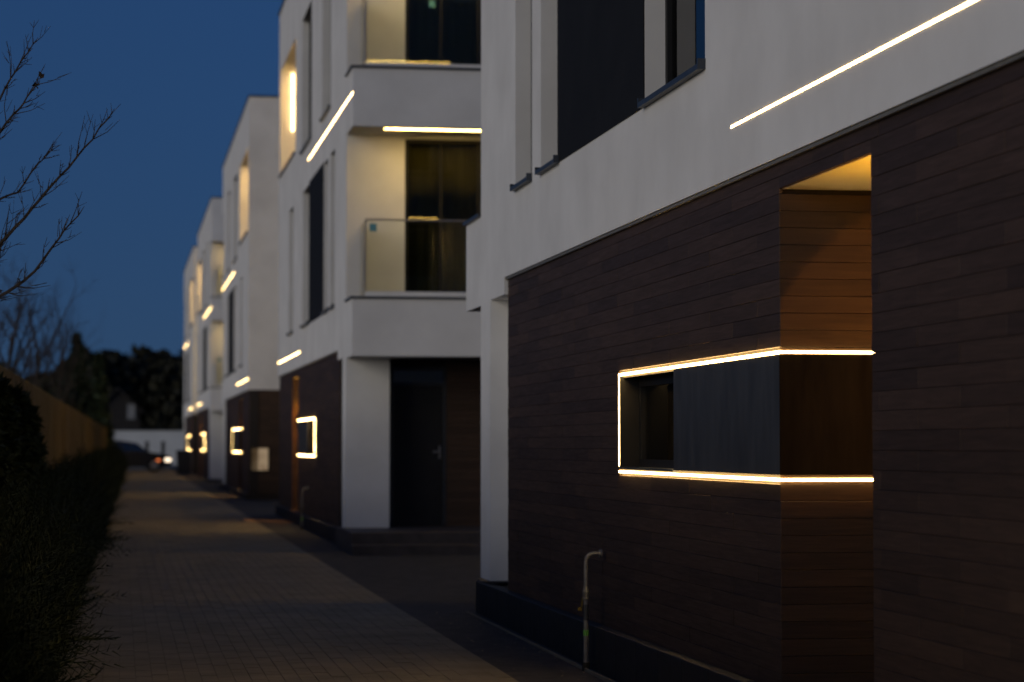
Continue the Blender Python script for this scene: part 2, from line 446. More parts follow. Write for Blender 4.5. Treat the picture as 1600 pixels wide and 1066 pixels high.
def block(Y0, dr, label, near=False, meter=False, step_x=3.0):
    org = (XW, Y0, gz(Y0))
    root = empty("apartment_building", org, label, "building", "apartment blocks along the street")
    Fm = lambda a, b, d: (XW+d, Y0+dr*a, b)            # street front: along, up, inward
    Em = lambda a, b, d: (a, Y0+dr*d, b)               # porch end
    Nm = lambda a, b, d: (a, Y0+dr*(L-d), b)           # other end
    part = lambda g, name, mat, par=root, **k: g.build(name, M[mat], par, **k)
    new = lambda: MB(org)
    # --- upper storeys, street front
    wins = [(1.87, 2.65, 3.55, 5.88), (3.05, 3.82, 3.55, 5.88), (6.69, 8.20, 3.55, 5.88), (10.5, 11.6, 3.57, 5.88),
            (2.65, 4.2, 6.6, 8.92), (6.35, 8.5, 6.6, 8.92)]
    panel = (3.82, 6.685, 3.535, 5.9)
    niche = (10.05, 14.25, 6.82, 8.9)
    holes = wins + [(3.9, 6.6, 3.6, 5.8), niche]
    g = new(); g.wall(Fm, 0.0, L, Z_CL, Z_TOP, holes, 0, 0.34)
    g.box(Fm, 0.0, 1.30, 2.74, Z_CL, 0, 0.34)
    w_front = part(g, "wall", 'plaster')
    for w in wins: window(root, org, Fm, *w, 0.125)
    part(new().box(Fm, panel[0]+0.001, panel[1]-0.001, panel[2], panel[3], -0.008, 0.09), "panel", 'panel')
    # lit niche in the top storey
    g = new()
    g.box(Fm, niche[0]-0.1, niche[1]+0.1, niche[2]-0.1, niche[2], 0.34, 1.3)
    g.box(Fm, niche[0]-0.1, niche[1]+0.1, niche[3], niche[3]+0.1, 0.34, 1.3)
    g.box(Fm, niche[0]-0.1, niche[0], niche[2], niche[3], 0.34, 1.3)
    g.box(Fm, niche[1], niche[1]+0.1, niche[2], niche[3], 0.34, 1.3)
    part(g, "niche", 'plaster')
    window(root, org, Fm, niche[0], niche[1], niche[2], niche[3], 1.2, (11.5, 12.9), sill=False)
    part(new().box(Fm, niche[0]-0.01, niche[1]+0.01, niche[2]-0.02, niche[2]+0.006, -0.04, 0.3), "sill", 'flash')
    e = niche[1]
    part(new().box(Fm, niche[0]+0.15, niche[1]-0.1, niche[3]-0.004, niche[3]-0.001, 0.42, 0.56), "light_strip", 'led_niche')
    part(new().box(Fm, e-0.022, e-0.001, 7.74, 8.88, 0.235, 0.249), "light_strip", 'led')
    # --- light strips on the front
    part(new().box(Fm, 8.75, L-0.02, 3.1365, 3.1485, -0.0015, 0.004), "light_strip", 'led')
    part(new().box(Fm, -0.898, 7.0, 6.301, 6.315, -0.002, 0.004), "light_strip", 'led')
    # --- roof, floors, back
    part(new().box(W_, XW+0.34, BACK, min(Y0, Y0+dr*L)+0.34, max(Y0, Y0+dr*L)-0.34, 9.2, 9.5), "roof", 'anthracite')
    g = new()
    lo, hi = min(Y0, Y0+dr*L), max(Y0, Y0+dr*L)
    for (x0, x1, y0, y1) in ((XW-0.03, XW+0.36, lo-0.03, hi+0.03), (BACK-0.36, BACK+0.03, lo-0.03, hi+0.03), (XW+0.36, BACK-0.36, lo-0.03, lo+0.36), (XW+0.36, BACK-0.36, hi-0.36, hi+0.03)):
        g.box(W_, x0, x1, y0, y1, Z_TOP+0.002, Z_TOP+0.04)
    part(g, "roof_coping", 'flash')
    g = new()
    for z in (2.75, 5.92): g.box(W_, XW+0.34, BACK-0.3, lo+0.34, hi-0.34, z, z+0.25)
    part(g, "floor_slab", 'room')
    part(new().box(W_, BACK-0.3, BACK, lo+0.002, hi-0.002, gz(Y0)-0.05, Z_TOP-0.002), "back_wall", 'plaster')
    g = new()                                         # rooms behind the glass
    g.box(Fm, 0.35, L-0.35, Z_CL+0.15, 9.2, 4.6, 4.7)
    part(g, "room_wall", 'room')
    # --- porch end, upper storeys: loggias
    gl1 = (3.92, 5.9, 2.98, 5.80); gl2 = (3.92, 5.9, 6.17, 8.52)
    g = new(); g.wall(Em, XW+0.34, BACK-0.3, 2.74, Z_TOP, [gl1, gl2], 0, 0.3)
    part(g, "end_wall", 'plaster')
    for q in (gl1, gl2):
        g = new(); n_ = 44; pv = []; pf = []
        for i in range(n_+1):
            xx = q[0]+0.03+(q[1]-q[0]-0.06)*i/n_; dd = 0.24+0.010*math.sin(i*1.9)+0.008*math.sin(i*0.7)
            pv += [Em(xx, q[2]+0.02, dd), Em(xx, q[3]-0.02, dd)]
        pf = [(2*i, 2*i+2, 2*i+3, 2*i+1) for i in range(n_)]
        g.add(pv, pf); part(g, "curtain", 'curtain', fix=False)  # sheet added behind the door glass to stand for its olive reflection
    for q in (gl1, gl2): window(root, org, Em, *q, 0.03, (4.43, 4.96, 5.43), sill=False, pane_m='pane_clear')
    if True:
        st = new().box(Em, 4.26, 4.35, 7.68, 7.78, 0.056, 0.0585); part(st, "sticker", 'teal')
    BX = 6.2
    for (zb, zc, gt) in ((2.72, 3.50, 4.58), (5.85, 6.65, 7.72)):
        g = new()
        g.box(Em, XW, BX, zb, zb+0.26, -0.9, -0.001)
        g.box(Em, XW, BX, zb+0.26, zc, -0.9, -0.75)
        g.box(Em, XW, XW+0.15, zb+0.26, zc, -0.75, -0.001)
        g.box(Em, BX-0.15, BX, zb+0.26, zc, -0.75, -0.001)
        b = part(g, "balcony", 'plaster')
        g = new()
        g.box(Em, XW-0.03, BX+0.03, zc+0.001, zc+0.03, -0.93, -0.73)
        g.box(Em, XW-0.03, XW+0.17, zc+0.001, zc+0.03, -0.73, -0.003)
        part(g, "coping", 'flash', b)
        part(new().box(Em, XW+0.19, BX-0.05, zc+0.031, zc+0.11, -0.71, -0.69), "rail_shoe", 'plaster', b)
        part(new().box(Em, XW+0.20, BX-0.06, zc+0.112, gt, -0.708, -0.692), "glass_rail", 'rail_glass', b)
        part(new().box(Em, XW+0.19, XW+0.206, zc+0.04, gt-0.01, -0.68, -0.01), "glass_rail", 'rail_glass', b)
        g = new(); g.box(Em, XW+0.185, BX-0.06, gt+0.001, gt+0.026, -0.716, -0.684)
        g.box(Em, XW+0.182, XW+0.20, zc+0.112, gt, -0.712, -0.688)
        part(g, "rail_cap", 'steel', b)
        for zz in (zc+0.55, gt-0.02):
            part(new().box(Em, XW+0.20, XW+0.225, zz-0.012, zz+0.012, -0.69, -0.66), "clamp", 'steel', b)
        if zb < 4: part(new().box(Em, XW+0.25, XW+0.35, gt-0.15, gt-0.04, -0.7115, -0.709), "sticker", 'teal', b)
    g = new(); g.box(Em, XW, BX, 8.6, Z_TOP, -0.9, -0.001)
    part(g, "canopy", 'plaster')
    part(new().box(Em, XW-0.03, BX+0.03, Z_TOP+0.003, Z_TOP+0.04, -0.93, -0.04), "roof_coping", 'flash')
    for zs in (5.85, 8.6):
        part(new().box(Em, 3.56, 6.0, zs-0.004, zs-0.001, -0.72, -0.635), "light_strip", 'led_soft')
    # --- ground floor
    g = new(); g.box(Em, XW, 3.71, 0.36, 2.74, 0.0, 0.55); part(g, "column", 'plaster')
    part(new().box(Fm, 0.56, 1.30, 0.36, 2.74, 0.3, 0.4), "niche", 'plaster')
    part(new().wall(Em, 3.711, BACK-0.3, 0.36, 2.74, [(3.76, 4.56, 0.38, 2.62)], 0.42, 0.6), "end_wall", 'backing')
    # door
    g = new(); g.box(Em, 3.762, 3.81, 0.38, 2.615, 0.40, 0.5); g.box(Em, 4.51, 4.558, 0.38, 2.615, 0.40, 0.5)
    g.box(Em, 3.81, 4.51, 2.56, 2.615, 0.40, 0.5); g.box(Em, 3.81, 4.51, 2.35, 2.40, 0.40, 0.5)
    d = part(g, "door", 'anthracite')
    part(new().box(Em, 3.812, 4.508, 2.402, 2.558, 0.44, 0.446), "pane", 'pane', d)
    part(new().box(Em, 3.815, 4.505, 0.385, 2.345, 0.43, 0.49), "door_leaf", 'door', d)
    g = new(); g.box(Em, 4.37, 4.48, 1.405, 1.43, 0.38, 0.395); g.box(Em, 4.455, 4.485, 1.32, 1.50, 0.42, 0.43); g.box(Em, 4.46, 4.478, 1.405, 1.43, 0.395, 0.42)
    part(g, "handle", 'steel', d)
    g = new()
    for (q, _) in tiling(4.565, 9.0, Z_PL+0.03, 2.74, []): g.tile(Em, q[0]+0.0011, q[1]-0.0011, q[2]+0.0009, q[3]-0.0009, 0.40, 0.419, 0.0022)
    tag(part(g, "tiles", 'wood'), kind='stuff')
    # steps
    zg = gz(Y0)
    part(new().box(Em, step_x, 6.6, zg-0.05, 0.365, -1.95, 0.40), "step", 'step')
    part(new().box(Em, step_x-0.03, 6.9, zg-0.05, 0.215, -2.35, -1.951), "step", 'step')
    # plinth slabs
    pl = part(new().box(Fm, 0.0, L, zg-0.1, Z_PL-0.012, -0.02, 0.3), "plinth", 'backing')
    s = -0.0
    while s < L-0.01:
        e2 = min(s+0.6, L)
        tl = MB(org); tl.tile(Fm, s+0.002, e2-0.002, zg-0.06, Z_PL, -0.045, -0.019, 0.003)
        part(tl, "slab", 'plinth', pl); s += 0.6
    part(new().box(Fm, -0.02, L, Z_PL-0.012, Z_PL+0.0, -0.019, 0.05), "ledge", 'plinth')
    # cladding wall with slot and long window
    win = (5.8, 7.3, 1.36, 1.93)
    back = part(new().wall(Fm, 1.30, L, Z_PL, Z_CL-0.002, [(SLOT[0]-0.025, SLOT[1]+0.025, Z_PL, SLOT[3]+0.07), win], 0.046, 0.25), "cladding", 'backing')
    hs = [SLOT, FRAME]
    flat = tiling(1.302, L-0.03, Z_PL, Z_CL-0.012, hs) if False else tiling(1.302, L-0.03, Z_PL, Z_PL+31*ROW, hs)
    many = new(); indiv = []
    Sm = lambda a, b, d: (XW+a, Y0+dr*(SLOT[0]-d), b)     # slot face towards the porch end: a = depth into the slot
    Sn = lambda a, b, d: (XW+a, Y0+dr*(SLOT[1]+d), b)
    Sb = lambda a, b, d: (XW+1.15+d, Y0+dr*a, b)
    inner = tiling(0.032, 1.15, Z_PL, SLOT[3], [])
    nearer = [(q, wh, Fm, 0) for q, wh in flat] + [(q, wh, Sm, 1) for q, wh in inner]
    for (q, wh, mp, k) in nearer:
        j = random.uniform(-0.0012, 0.0012)
        yc = Y0 + dr*(q[0]+q[1])/2 if k == 0 else Y0 + dr*SLOT[0]
        if near and yc > 8.0 and (q[1]-q[0]) > 0.12:
            indiv.append((yc if k == 0 else 0, q, wh, mp, k, j))
        else:
            many.tile(mp, q[0]+0.0011, q[1]-0.0011, q[2]+0.0009, q[3]-0.0009, (0.030 if k == 0 else 0)+j, 0.047 if k == 0 else 0.02, 0.0011)
    indiv.sort(key=lambda t: t[0])
    for n, (yc, q, wh, mp, k, j) in enumerate(indiv):
        if n < 300:
            if wh and k == 0:
                o = link("tile", full_tile(), back)
                o.location = (0.030+j, dr*(q[0]+q[1])/2, (q[2]+q[3])/2-org[2])
            else:
                t = new(); t.tile(mp, q[0]+0.0011, q[1]-0.0011, q[2]+0.0009, q[3]-0.0009, (0.030 if k == 0 else 0)+j, 0.047 if k == 0 else 0.02, 0.0011)
                t.build("tile", M['wood'], back)
        else:
            many.tile(mp, q[0]+0.0011, q[1]-0.0011, q[2]+0.0009, q[3]-0.0009, (0.030 if k == 0 else 0)+j, 0.047 if k == 0 else 0.02, 0.0011)
    for q, wh in tiling(0.032, 1.15, Z_PL, SLOT[3], []):
        many.tile(Sn, q[0]+0.0011, q[1]-0.0011, q[2]+0.0009, q[3]-0.0009, 0, 0.02, 0.0011)
    for q, wh in tiling(SLOT[0], SLOT[1], Z_PL, SLOT[3], []):
        many.tile(Sb, q[0]+0.0011, q[1]-0.0011, q[2]+0.0009, q[3]-0.0009, 0, 0.02, 0.0011)
    for q, wh in tiling(XW+0.05, BACK-0.3, Z_PL, Z_CL-0.01, []):      # other end of the block
        many.tile(Nm, q[0]+0.0011, q[1]-0.0011, q[2]+0.0009, q[3]-0.0009, 0.02, 0.041, 0.0022)
    tag(many.build("tiles", M['wood'], root), kind='stuff')
    g = new()                                        # shell of the slot
    g.box(Fm, SLOT[0]-0.1, SLOT[0]-0.019, Z_PL, SLOT[3]+0.1, 0.251, 1.25)
    g.box(Fm, SLOT[1]+0.019, SLOT[1]+0.1, Z_PL, SLOT[3]+0.1, 0.251, 1.25)
    g.box(Fm, SLOT[0]-0.019, SLOT[1]+0.019, Z_PL, SLOT[3]+0.1, 1.169, 1.25)
    part(g, "slot_shell", 'backing')
    part(new().box(Fm, SLOT[0]-0.015, SLOT[1]+0.015, SLOT[3]-0.002, SLOT[3]+0.06, 0.0495, 1.165), "slot_ceiling", 'plaster')
    part(new().box(Fm, SLOT[0], SLOT[1], zg-0.05, Z_PL+0.004, 0.05, 1.165), "slot_floor", 'plinth')
    g = new(); g.box(Sn, 0.12, 1.0, 2.15, 2.165, -0.08, -0.001); g.box(Sn, 0.12, 1.0, 2.165, 2.186, -0.08, -0.07)   # cove lighting the slot's ceiling
    cv = part(g, "cove", 'anthracite')
    part(new().box(Sn, 0.14, 0.98, 2.166, 2.176, -0.045, -0.02), "light_strip", 'led_amber', cv)
    for (dx, sl, z, aim, size) in ((0.98, SLOT[1]-0.08, 1.80, (0.98, SLOT[0], 1.72), 78), (0.20, SLOT[1]-0.22, SLOT[3]-0.03, (0.20, SLOT[1]-0.14, 0), 46)):
        p0 = Vector((dx, dr*sl, z-org[2])); ax = (Vector((aim[0], dr*aim[1], aim[2]-org[2])) - p0).normalized()
        wp = Vector(org) + p0
        g = new(); g.tube([tuple(wp-ax*0.022), tuple(wp-ax*0.004)], [0.04, 0.045], 16)
        dl = part(g, "downlight" if size < 70 else "spotlight", 'steel')
        if size > 70: part(new().box(Sn, dx-0.2, dx+0.1, 1.752, 1.758, -0.19, -0.001), "hood", 'anthracite', dl)  # unseen plate added to cut the spot's light off the lower wall
        ld = bpy.data.lights.new("spot_lamp", 'SPOT'); ld.energy = SPOT_POWER*2.8 if size < 70 else SPOT_POWER*0.72; ld.color = (1.0, 0.36, 0.04)
        ld.spot_size = math.radians(size); ld.spot_blend = 0.06; ld.shadow_soft_size = 0.012
        lo_ = bpy.data.objects.new("spot_lamp", ld); C.objects.link(lo_); lo_.parent = dl
        lo_.location = p0; lo_.rotation_euler = (-ax).to_track_quat('Z', 'Y').to_euler()
    # long window, stone panels, framing light strips
    window(root, org, Fm, *win, 0.15, (), sill=False)
    part(new().box(Fm, win[0], win[1]+0.01, win[2]-0.006, win[2]+0.006, 0.02, 0.15), "sill", 'flash')
    part(new().box(Fm, 7.31, SLOT[0]-0.0, 1.361, 1.939, 0.026, 0.046), "stone_panel", 'slate')
    part(new().box(Sm, 0.027, 0.85, 1.361, 1.939, -0.004, 0.002), "stone_panel", 'slate_brown')
    g = new()
    for z in (1.327, 1.941):
        g.box(Fm, 5.775, SLOT[0]+0.009, z+0.004, z+0.017, 0.0245, 0.045)
        g.box(Sm, 0.045, 0.85, z+0.004, z+0.017, -0.006, 0.002)
    for z in (1.327, 1.941): pass
    part(g, "light_strip", 'led_frame')
    part(new().box(Fm, 5.775, 5.793, 1.372, 1.940, 0.025, 0.045), "light_strip", 'led')
    part(new().box(Fm, 5.795, 5.815, 1.36, 1.940, 0.0262, 0.16), "edge_profile", 'frame')
    # profile under the white wall
    part(new().box(Fm, 1.302, L, Z_CL-0.020, Z_CL-0.003, 0.008, 0.028), "trim", 'alu')
    # --- other end
    part(new().wall(Nm, XW+0.34, BACK-0.3, Z_CL, Z_TOP, [], 0, 0.3), "end_wall", 'plaster')
    part(new().box(Nm, XW+0.251, BACK-0.3, zg-0.05, Z_CL-0.002, 0.042, 0.25), "end_wall", 'backing')
    if dr > 0:
        part(new().box(Nm, 3.7, 7.2, 5.88, 5.93, -0.02, -0.001), "light_strip", 'led_gap')
    if meter:
        q = (XW+0.06, XW+0.53, 0.87, 1.48)
        g = new(); f_ = 0.035
        g.box(Nm, q[0], q[0]+f_, q[2], q[3], -0.01, 0.041); g.box(Nm, q[1]-f_, q[1], q[2], q[3], -0.01, 0.041)
        g.box(Nm, q[0]+f_, q[1]-f_, q[2], q[2]+f_, -0.01, 0.041); g.box(Nm, q[0]+f_, q[1]-f_, q[3]-f_, q[3], -0.01, 0.041)
        bx = part(g, "window", 'frame'); bx['label'] = "small dimly lit window on the end wall"
        part(new().box(Nm, q[0]+f_, q[1]-f_, q[2]+f_, q[3]-f_, 0.0, 0.041), "blind", 'lit_blind', bx)  # pale patch, framed like a window; its glow is added emission
    return root

b1 = block(20.82, -1, "nearest white block with dark brown tiled ground floor, filling the right side", near=True, step_x=3.45)
block(33.55, 1, "second white block along the street, its lit glass balconies facing the camera")
block(74.2, -1, "third white block, with a small lit window in its brown end wall", meter=True)
block(85.1, 1, "fourth white block, narrow balcony stack seen beyond the third block")
block(119.8, -1, "farthest white block at the end of the row, beside the pale wall")

# ------------------------------------------------------------------ gas risers at the plinths
def riser(y, label):
    x = XW-0.10
    org = (x, y, gz(y))
    r = empty("gas_pipe", org, label, "pipe", "gas risers on the block fronts")
    z0 = gz(y)
    m = MB(org); 
    pts = [(x, y, z0-0.02), (x, y, 0.28), (x, y, 0.50)]
    m.tube(pts, [0.017]*3, 10); m.build("lower_pipe", M['pipe'], r, smooth=False)
    m = MB(org); pts = [(x, y, 0.56), (x, y, 0.75)]
    for k in range(1, 6):
        a = k/5*math.pi/2
        pts.append((x + 0.05*(1-math.cos(a)), y - 0.0, 0.75 + 0.05*math.sin(a)))
    pts.append((x+0.105, y, 0.80))
    m.tube(pts, [0.014]*len(pts), 10); m.build("upper_pipe", M['pipe'], r)
    m = MB(org); m.tube([(x+0.088, y, 0.80), (x+0.104, y, 0.80)], [0.027, 0.027], 10); m.build("flange", M['pipe'], r)
    m = MB(org); m.tube([(x, y, 0.498), (x, y, 0.512), (x, y, 0.52), (x, y, 0.555), (x, y, 0.565), (x, y, 0.59)], [0.021, 0.025, 0.021, 0.025, 0.021, 0.016], 8)
    v = m.build("valve", M['brass'], r)
    m = MB(org); m.box(W_, x-0.055, x-0.026, y-0.012, y+0.012, 0.43, 0.455); m.tube([(x-0.03, y, 0.44), (x-0.022, y, 0.52)], [0.006, 0.006], 6)
    m.build("lever", M['yellow'], v)
    m = MB(org); m.tube([(x, y, 0.37), (x, y, 0.47)], [0.0185, 0.0185], 10); m.build("tape", M['flash'], r)
    m = MB(org); m.tube([(x, y, 0.27), (x, y, 0.305)], [0.0195, 0.0195], 10); m.build("tape", M['green'], r)
    m = MB(org); m.tube([(x, y, z0-0.02), (x, y, z0+0.05)], [0.027, 0.026], 10); m.build("sleeve", M['tyre'], r)
riser(15.5, "grey gas riser with green band in front of the nearest block")
riser(40.3, "thin grey gas riser at the foot of the second block")

# ------------------------------------------------------------------ wooden fence on the left
def fence_x(y): return -1.27 + 0.0066*y
f = empty("wooden_fence", (fence_x(6), 6, gz(6)), "tall wooden board fence running along the left behind the hedge", "fence")
forg = (fence_x(6), 6, gz(6))
mb = MB(forg); y = 6.0
while y < 118:
    x = fence_x(y) + random.uniform(-0.004, 0.004); h = 2.25 + random.uniform(-0.012, 0.012)
    mb.box(W_, x-0.012, x+0.012, y, y+0.142, gz(y)-0.02, h); y += 0.15
tag(mb.build("boards", M['fence'], f), kind='stuff')
for z in (0.6, 1.9):
    m = MB(forg); m.add([(fence_x(q)-0.014-t, q, z+gz(q)+u) for q in (6, 118) for t in (0, 0.05) for u in (0, 0.08)],
        [(0,1,3,2), (4,6,7,5), (0,4,5,1), (2,3,7,6), (0,2,6,4), (1,5,7,3)])
    m.build("rail", M['fence'], f)
y = 6.1
while y < 118:
    x = fence_x(y); MB(forg).box(W_, x-0.16, x-0.066, y-0.05, y+0.05, gz(y)-0.05, 2.2).build("post", M['fence'], f); y += 2.6

# ------------------------------------------------------------------ hedge
def hedge():
    r = empty("hedge", (-0.75, 40, gz(40)), "dark ragged conifer hedge along the left edge of the paved street", "hedge")
    org = (-0.75, 40, gz(40))
    rnd = random.Random(11)
    core = MB(org); ys = [5+0.45*i for i in range(245)]
    prof = [(-0.46, 0.0), (-0.43, 0.62), (-0.25, 0.95), (0.02, 0.98), (0.2, 0.62), (0.27, 0.0)]
    V = []; Fs = []
    for y in ys:
        cx = -0.80 + 0.0068*y
        k = 1 + 0.12*math.sin(y*5.1) + 0.08*rnd.uniform(-1, 1)
        for (dx, dz) in prof: V.append((cx + dx*k, y, gz(y) + dz*(0.9+0.12*math.sin(y*3.7+1)+rnd.uniform(-.05, .05))))
    n = len(prof)
    for i in range(len(ys)-1):
        for j in range(n-1): Fs.append((i*n+j, i*n+j+1, (i+1)*n+j+1, (i+1)*n+j))
    core.add(V, Fs); core.build("core", M['core'], r)
    fol = MB(org)
    def shoot(p, d, ln, w):
        d = d.normalized()
        side = d.cross(Vector((rnd.uniform(-1, 1), rnd.uniform(-1, 1), rnd.uniform(-1, 1)))).normalized()
        nl = 13
        for i in range(nl):
            t = (i+0.6)/nl
            b = p + d*ln*t + Vector((0, 0, -0.05*ln*t*t))
            s = 1 if i % 2 else -1
            tip = b + (side*s*0.8 + d*0.9 + Vector((rnd.uniform(-.3, .3), rnd.uniform(-.3, .3), rnd.uniform(-.2, .3)))).normalized()*ln*0.36*(1.1-t*0.75)
            q = d.cross(side)*w + d*w*0.6
            fol.add([tuple(b - q), tuple(b + q), tuple(tip)], [(0, 1, 2)])
        fol.add([tuple(p - side*w*0.5), tuple(p + side*w*0.5), tuple(p + d*ln)], [(0, 1, 2)])
    for k in range(6500):
        u = rnd.random()
        y = 10.5 + 95*u**1.9
        cx = -0.80 + 0.0068*y
        a = rnd.uniform(-0.15, 1.0)*math.pi*0.62
        # point on the outer shell, facing the street or up
        rr = rnd.uniform(0.75, 1.05)
        hx = 0.27*math.cos(a)*rr + (-0.1 if a > 1.2 else 0.0) ; hz = 0.14 + 0.84*max(0, math.sin(a*0.9+0.05))*rr if a > 0 else rnd.uniform(0.02, 0.35)
        if a > 1.1: hx = rnd.uniform(-0.4, 0.15); hz = rnd.uniform(0.8, 0.98)
        p = Vector((cx+hx, y, gz(y)+hz))
        d = Vector((0.55*math.cos(a)+rnd.uniform(-.35, .35), rnd.uniform(-.6, .6), 0.55+rnd.uniform(-.3, .7)))
        if hz > 0.75: d = Vector((rnd.uniform(-.4, .4), rnd.uniform(-.4, .4), 1.0))
        shoot(p, d, rnd.uniform(0.14, 0.34)*(1.5 if rnd.random() < 0.12 else 1), rnd.uniform(0.0035, 0.006))
    # a few long sprays that lean out over the paving
    for (y, z) in ((26.5, .30), (26.9, .38), (26.2, .45), (27.4, .34), (15.6, .12), (15.9, .2), (16.2, .16), (19.5, .2), (33, .4), (38, .35), (22, .5)):
        for q in range(7):
            shoot(Vector((-0.62+0.0068*y+rnd.uniform(-.1, .1), y+rnd.uniform(-.25, .25), gz(y)+z+rnd.uniform(-.06, .06))),
                  Vector((1.0, rnd.uniform(-.5, .5), rnd.uniform(0.0, .35))), rnd.uniform(0.3, 0.55), 0.0055)
    fol.build("foliage", M['hedge'], r, fix=False)
hedge()

# ------------------------------------------------------------------ trees
def grow(mb, tw, p, d, ln, r, lev, rnd, droop=0.0):
    """a limb with side branches; thick wood goes to mb and twigs to tw"""
    n = 5; pts = [p]; rad = [r]; q = p.copy(); dd = d.normalized()
    for i in range(n):
        dd = (dd + Vector((rnd.uniform(-1, 1), rnd.uniform(-1, 1), rnd.uniform(-.6, 1)-droop))*0.13).normalized()
        q = q + dd*ln/n; pts.append(q.copy()); rad.append(r*(1-0.75*(i+1)/n))
    (mb if r > 0.012 else tw).tube(pts, rad, 6 if r > 0.02 else 4, cap=False)
    if lev <= 0: return
    k = rnd.randint(3, 5) if lev > 1 else rnd.randint(4, 7)
    for i in range(k):
        t = rnd.uniform(0.3, 1.0); j = min(int(t*n), n-1)
        b = pts[j].lerp(pts[j+1], t*n-j)
        ax = (pts[j+1]-pts[j]).normalized()
        s = Vector((rnd.uniform(-1, 1), rnd.uniform(-1, 1), rnd.uniform(-.2, .9)))
        s = (s - ax*s.dot(ax)).normalized()
        grow(mb, tw, b, ax*0.75 + s*0.75, ln*rnd.uniform(0.3, 0.55), r*(1-0.75*t)*0.6+0.0012, lev-1, rnd, droop)

def limb_along(mb, tw, pts, r, rnd, dens):
    pts = [Vector(p) for p in pts]
    n = len(pts); rad = [0.62*r*(1-0.85*i/(n-1))+0.0012 for i in range(n)]
    fine = []; fr = []
    for i in range(n-1):
        for k in range(3):
            t = k/3; w = pts[i].lerp(pts[i+1], t) + Vector((rnd.uniform(-1, 1), rnd.uniform(-1, 1), rnd.uniform(-1, 1)))*0.007
            fine.append(w); fr.append(rad[i]*(1-t)+rad[i+1]*t)
    fine.append(pts[-1]); fr.append(0.0013)
    tw.tube(fine, fr, 5, cap=False)
    for i in range(1, len(fine)-1):
        for _ in range(dens):
            if rnd.random() < 0.8:
                ax = (fine[i+1]-fine[i]).normalized()
                s = Vector((rnd.uniform(-1, 1), rnd.uniform(-1, 1), rnd.uniform(-.7, 1))); s = (s-ax*s.dot(ax)).normalized()
                ln = rnd.choice((0.03, 0.05, 0.06, 0.09, 0.14, 0.2))
                d = ax*0.8+s*0.7
                e = fine[i]+d*ln*0.5; e2 = e + (d+Vector((rnd.uniform(-.3, .3), rnd.uniform(-.3, .3), .25)))*ln*0.5
                tw.tube([fine[i], e, e2], [0.0032, 0.0022, 0.0012], 4, cap=False)
                if ln > 0.08:
                    for q in range(2):
                        s2 = Vector((rnd.uniform(-1, 1), rnd.uniform(-1, 1), rnd.uniform(-.5, 1))).normalized()
                        b = fine[i].lerp(e2, rnd.uniform(.3, .8)); tw.tube([b, b+(d*0.6+s2*0.6)*ln*0.4], [0.002, 0.001], 4, cap=False)

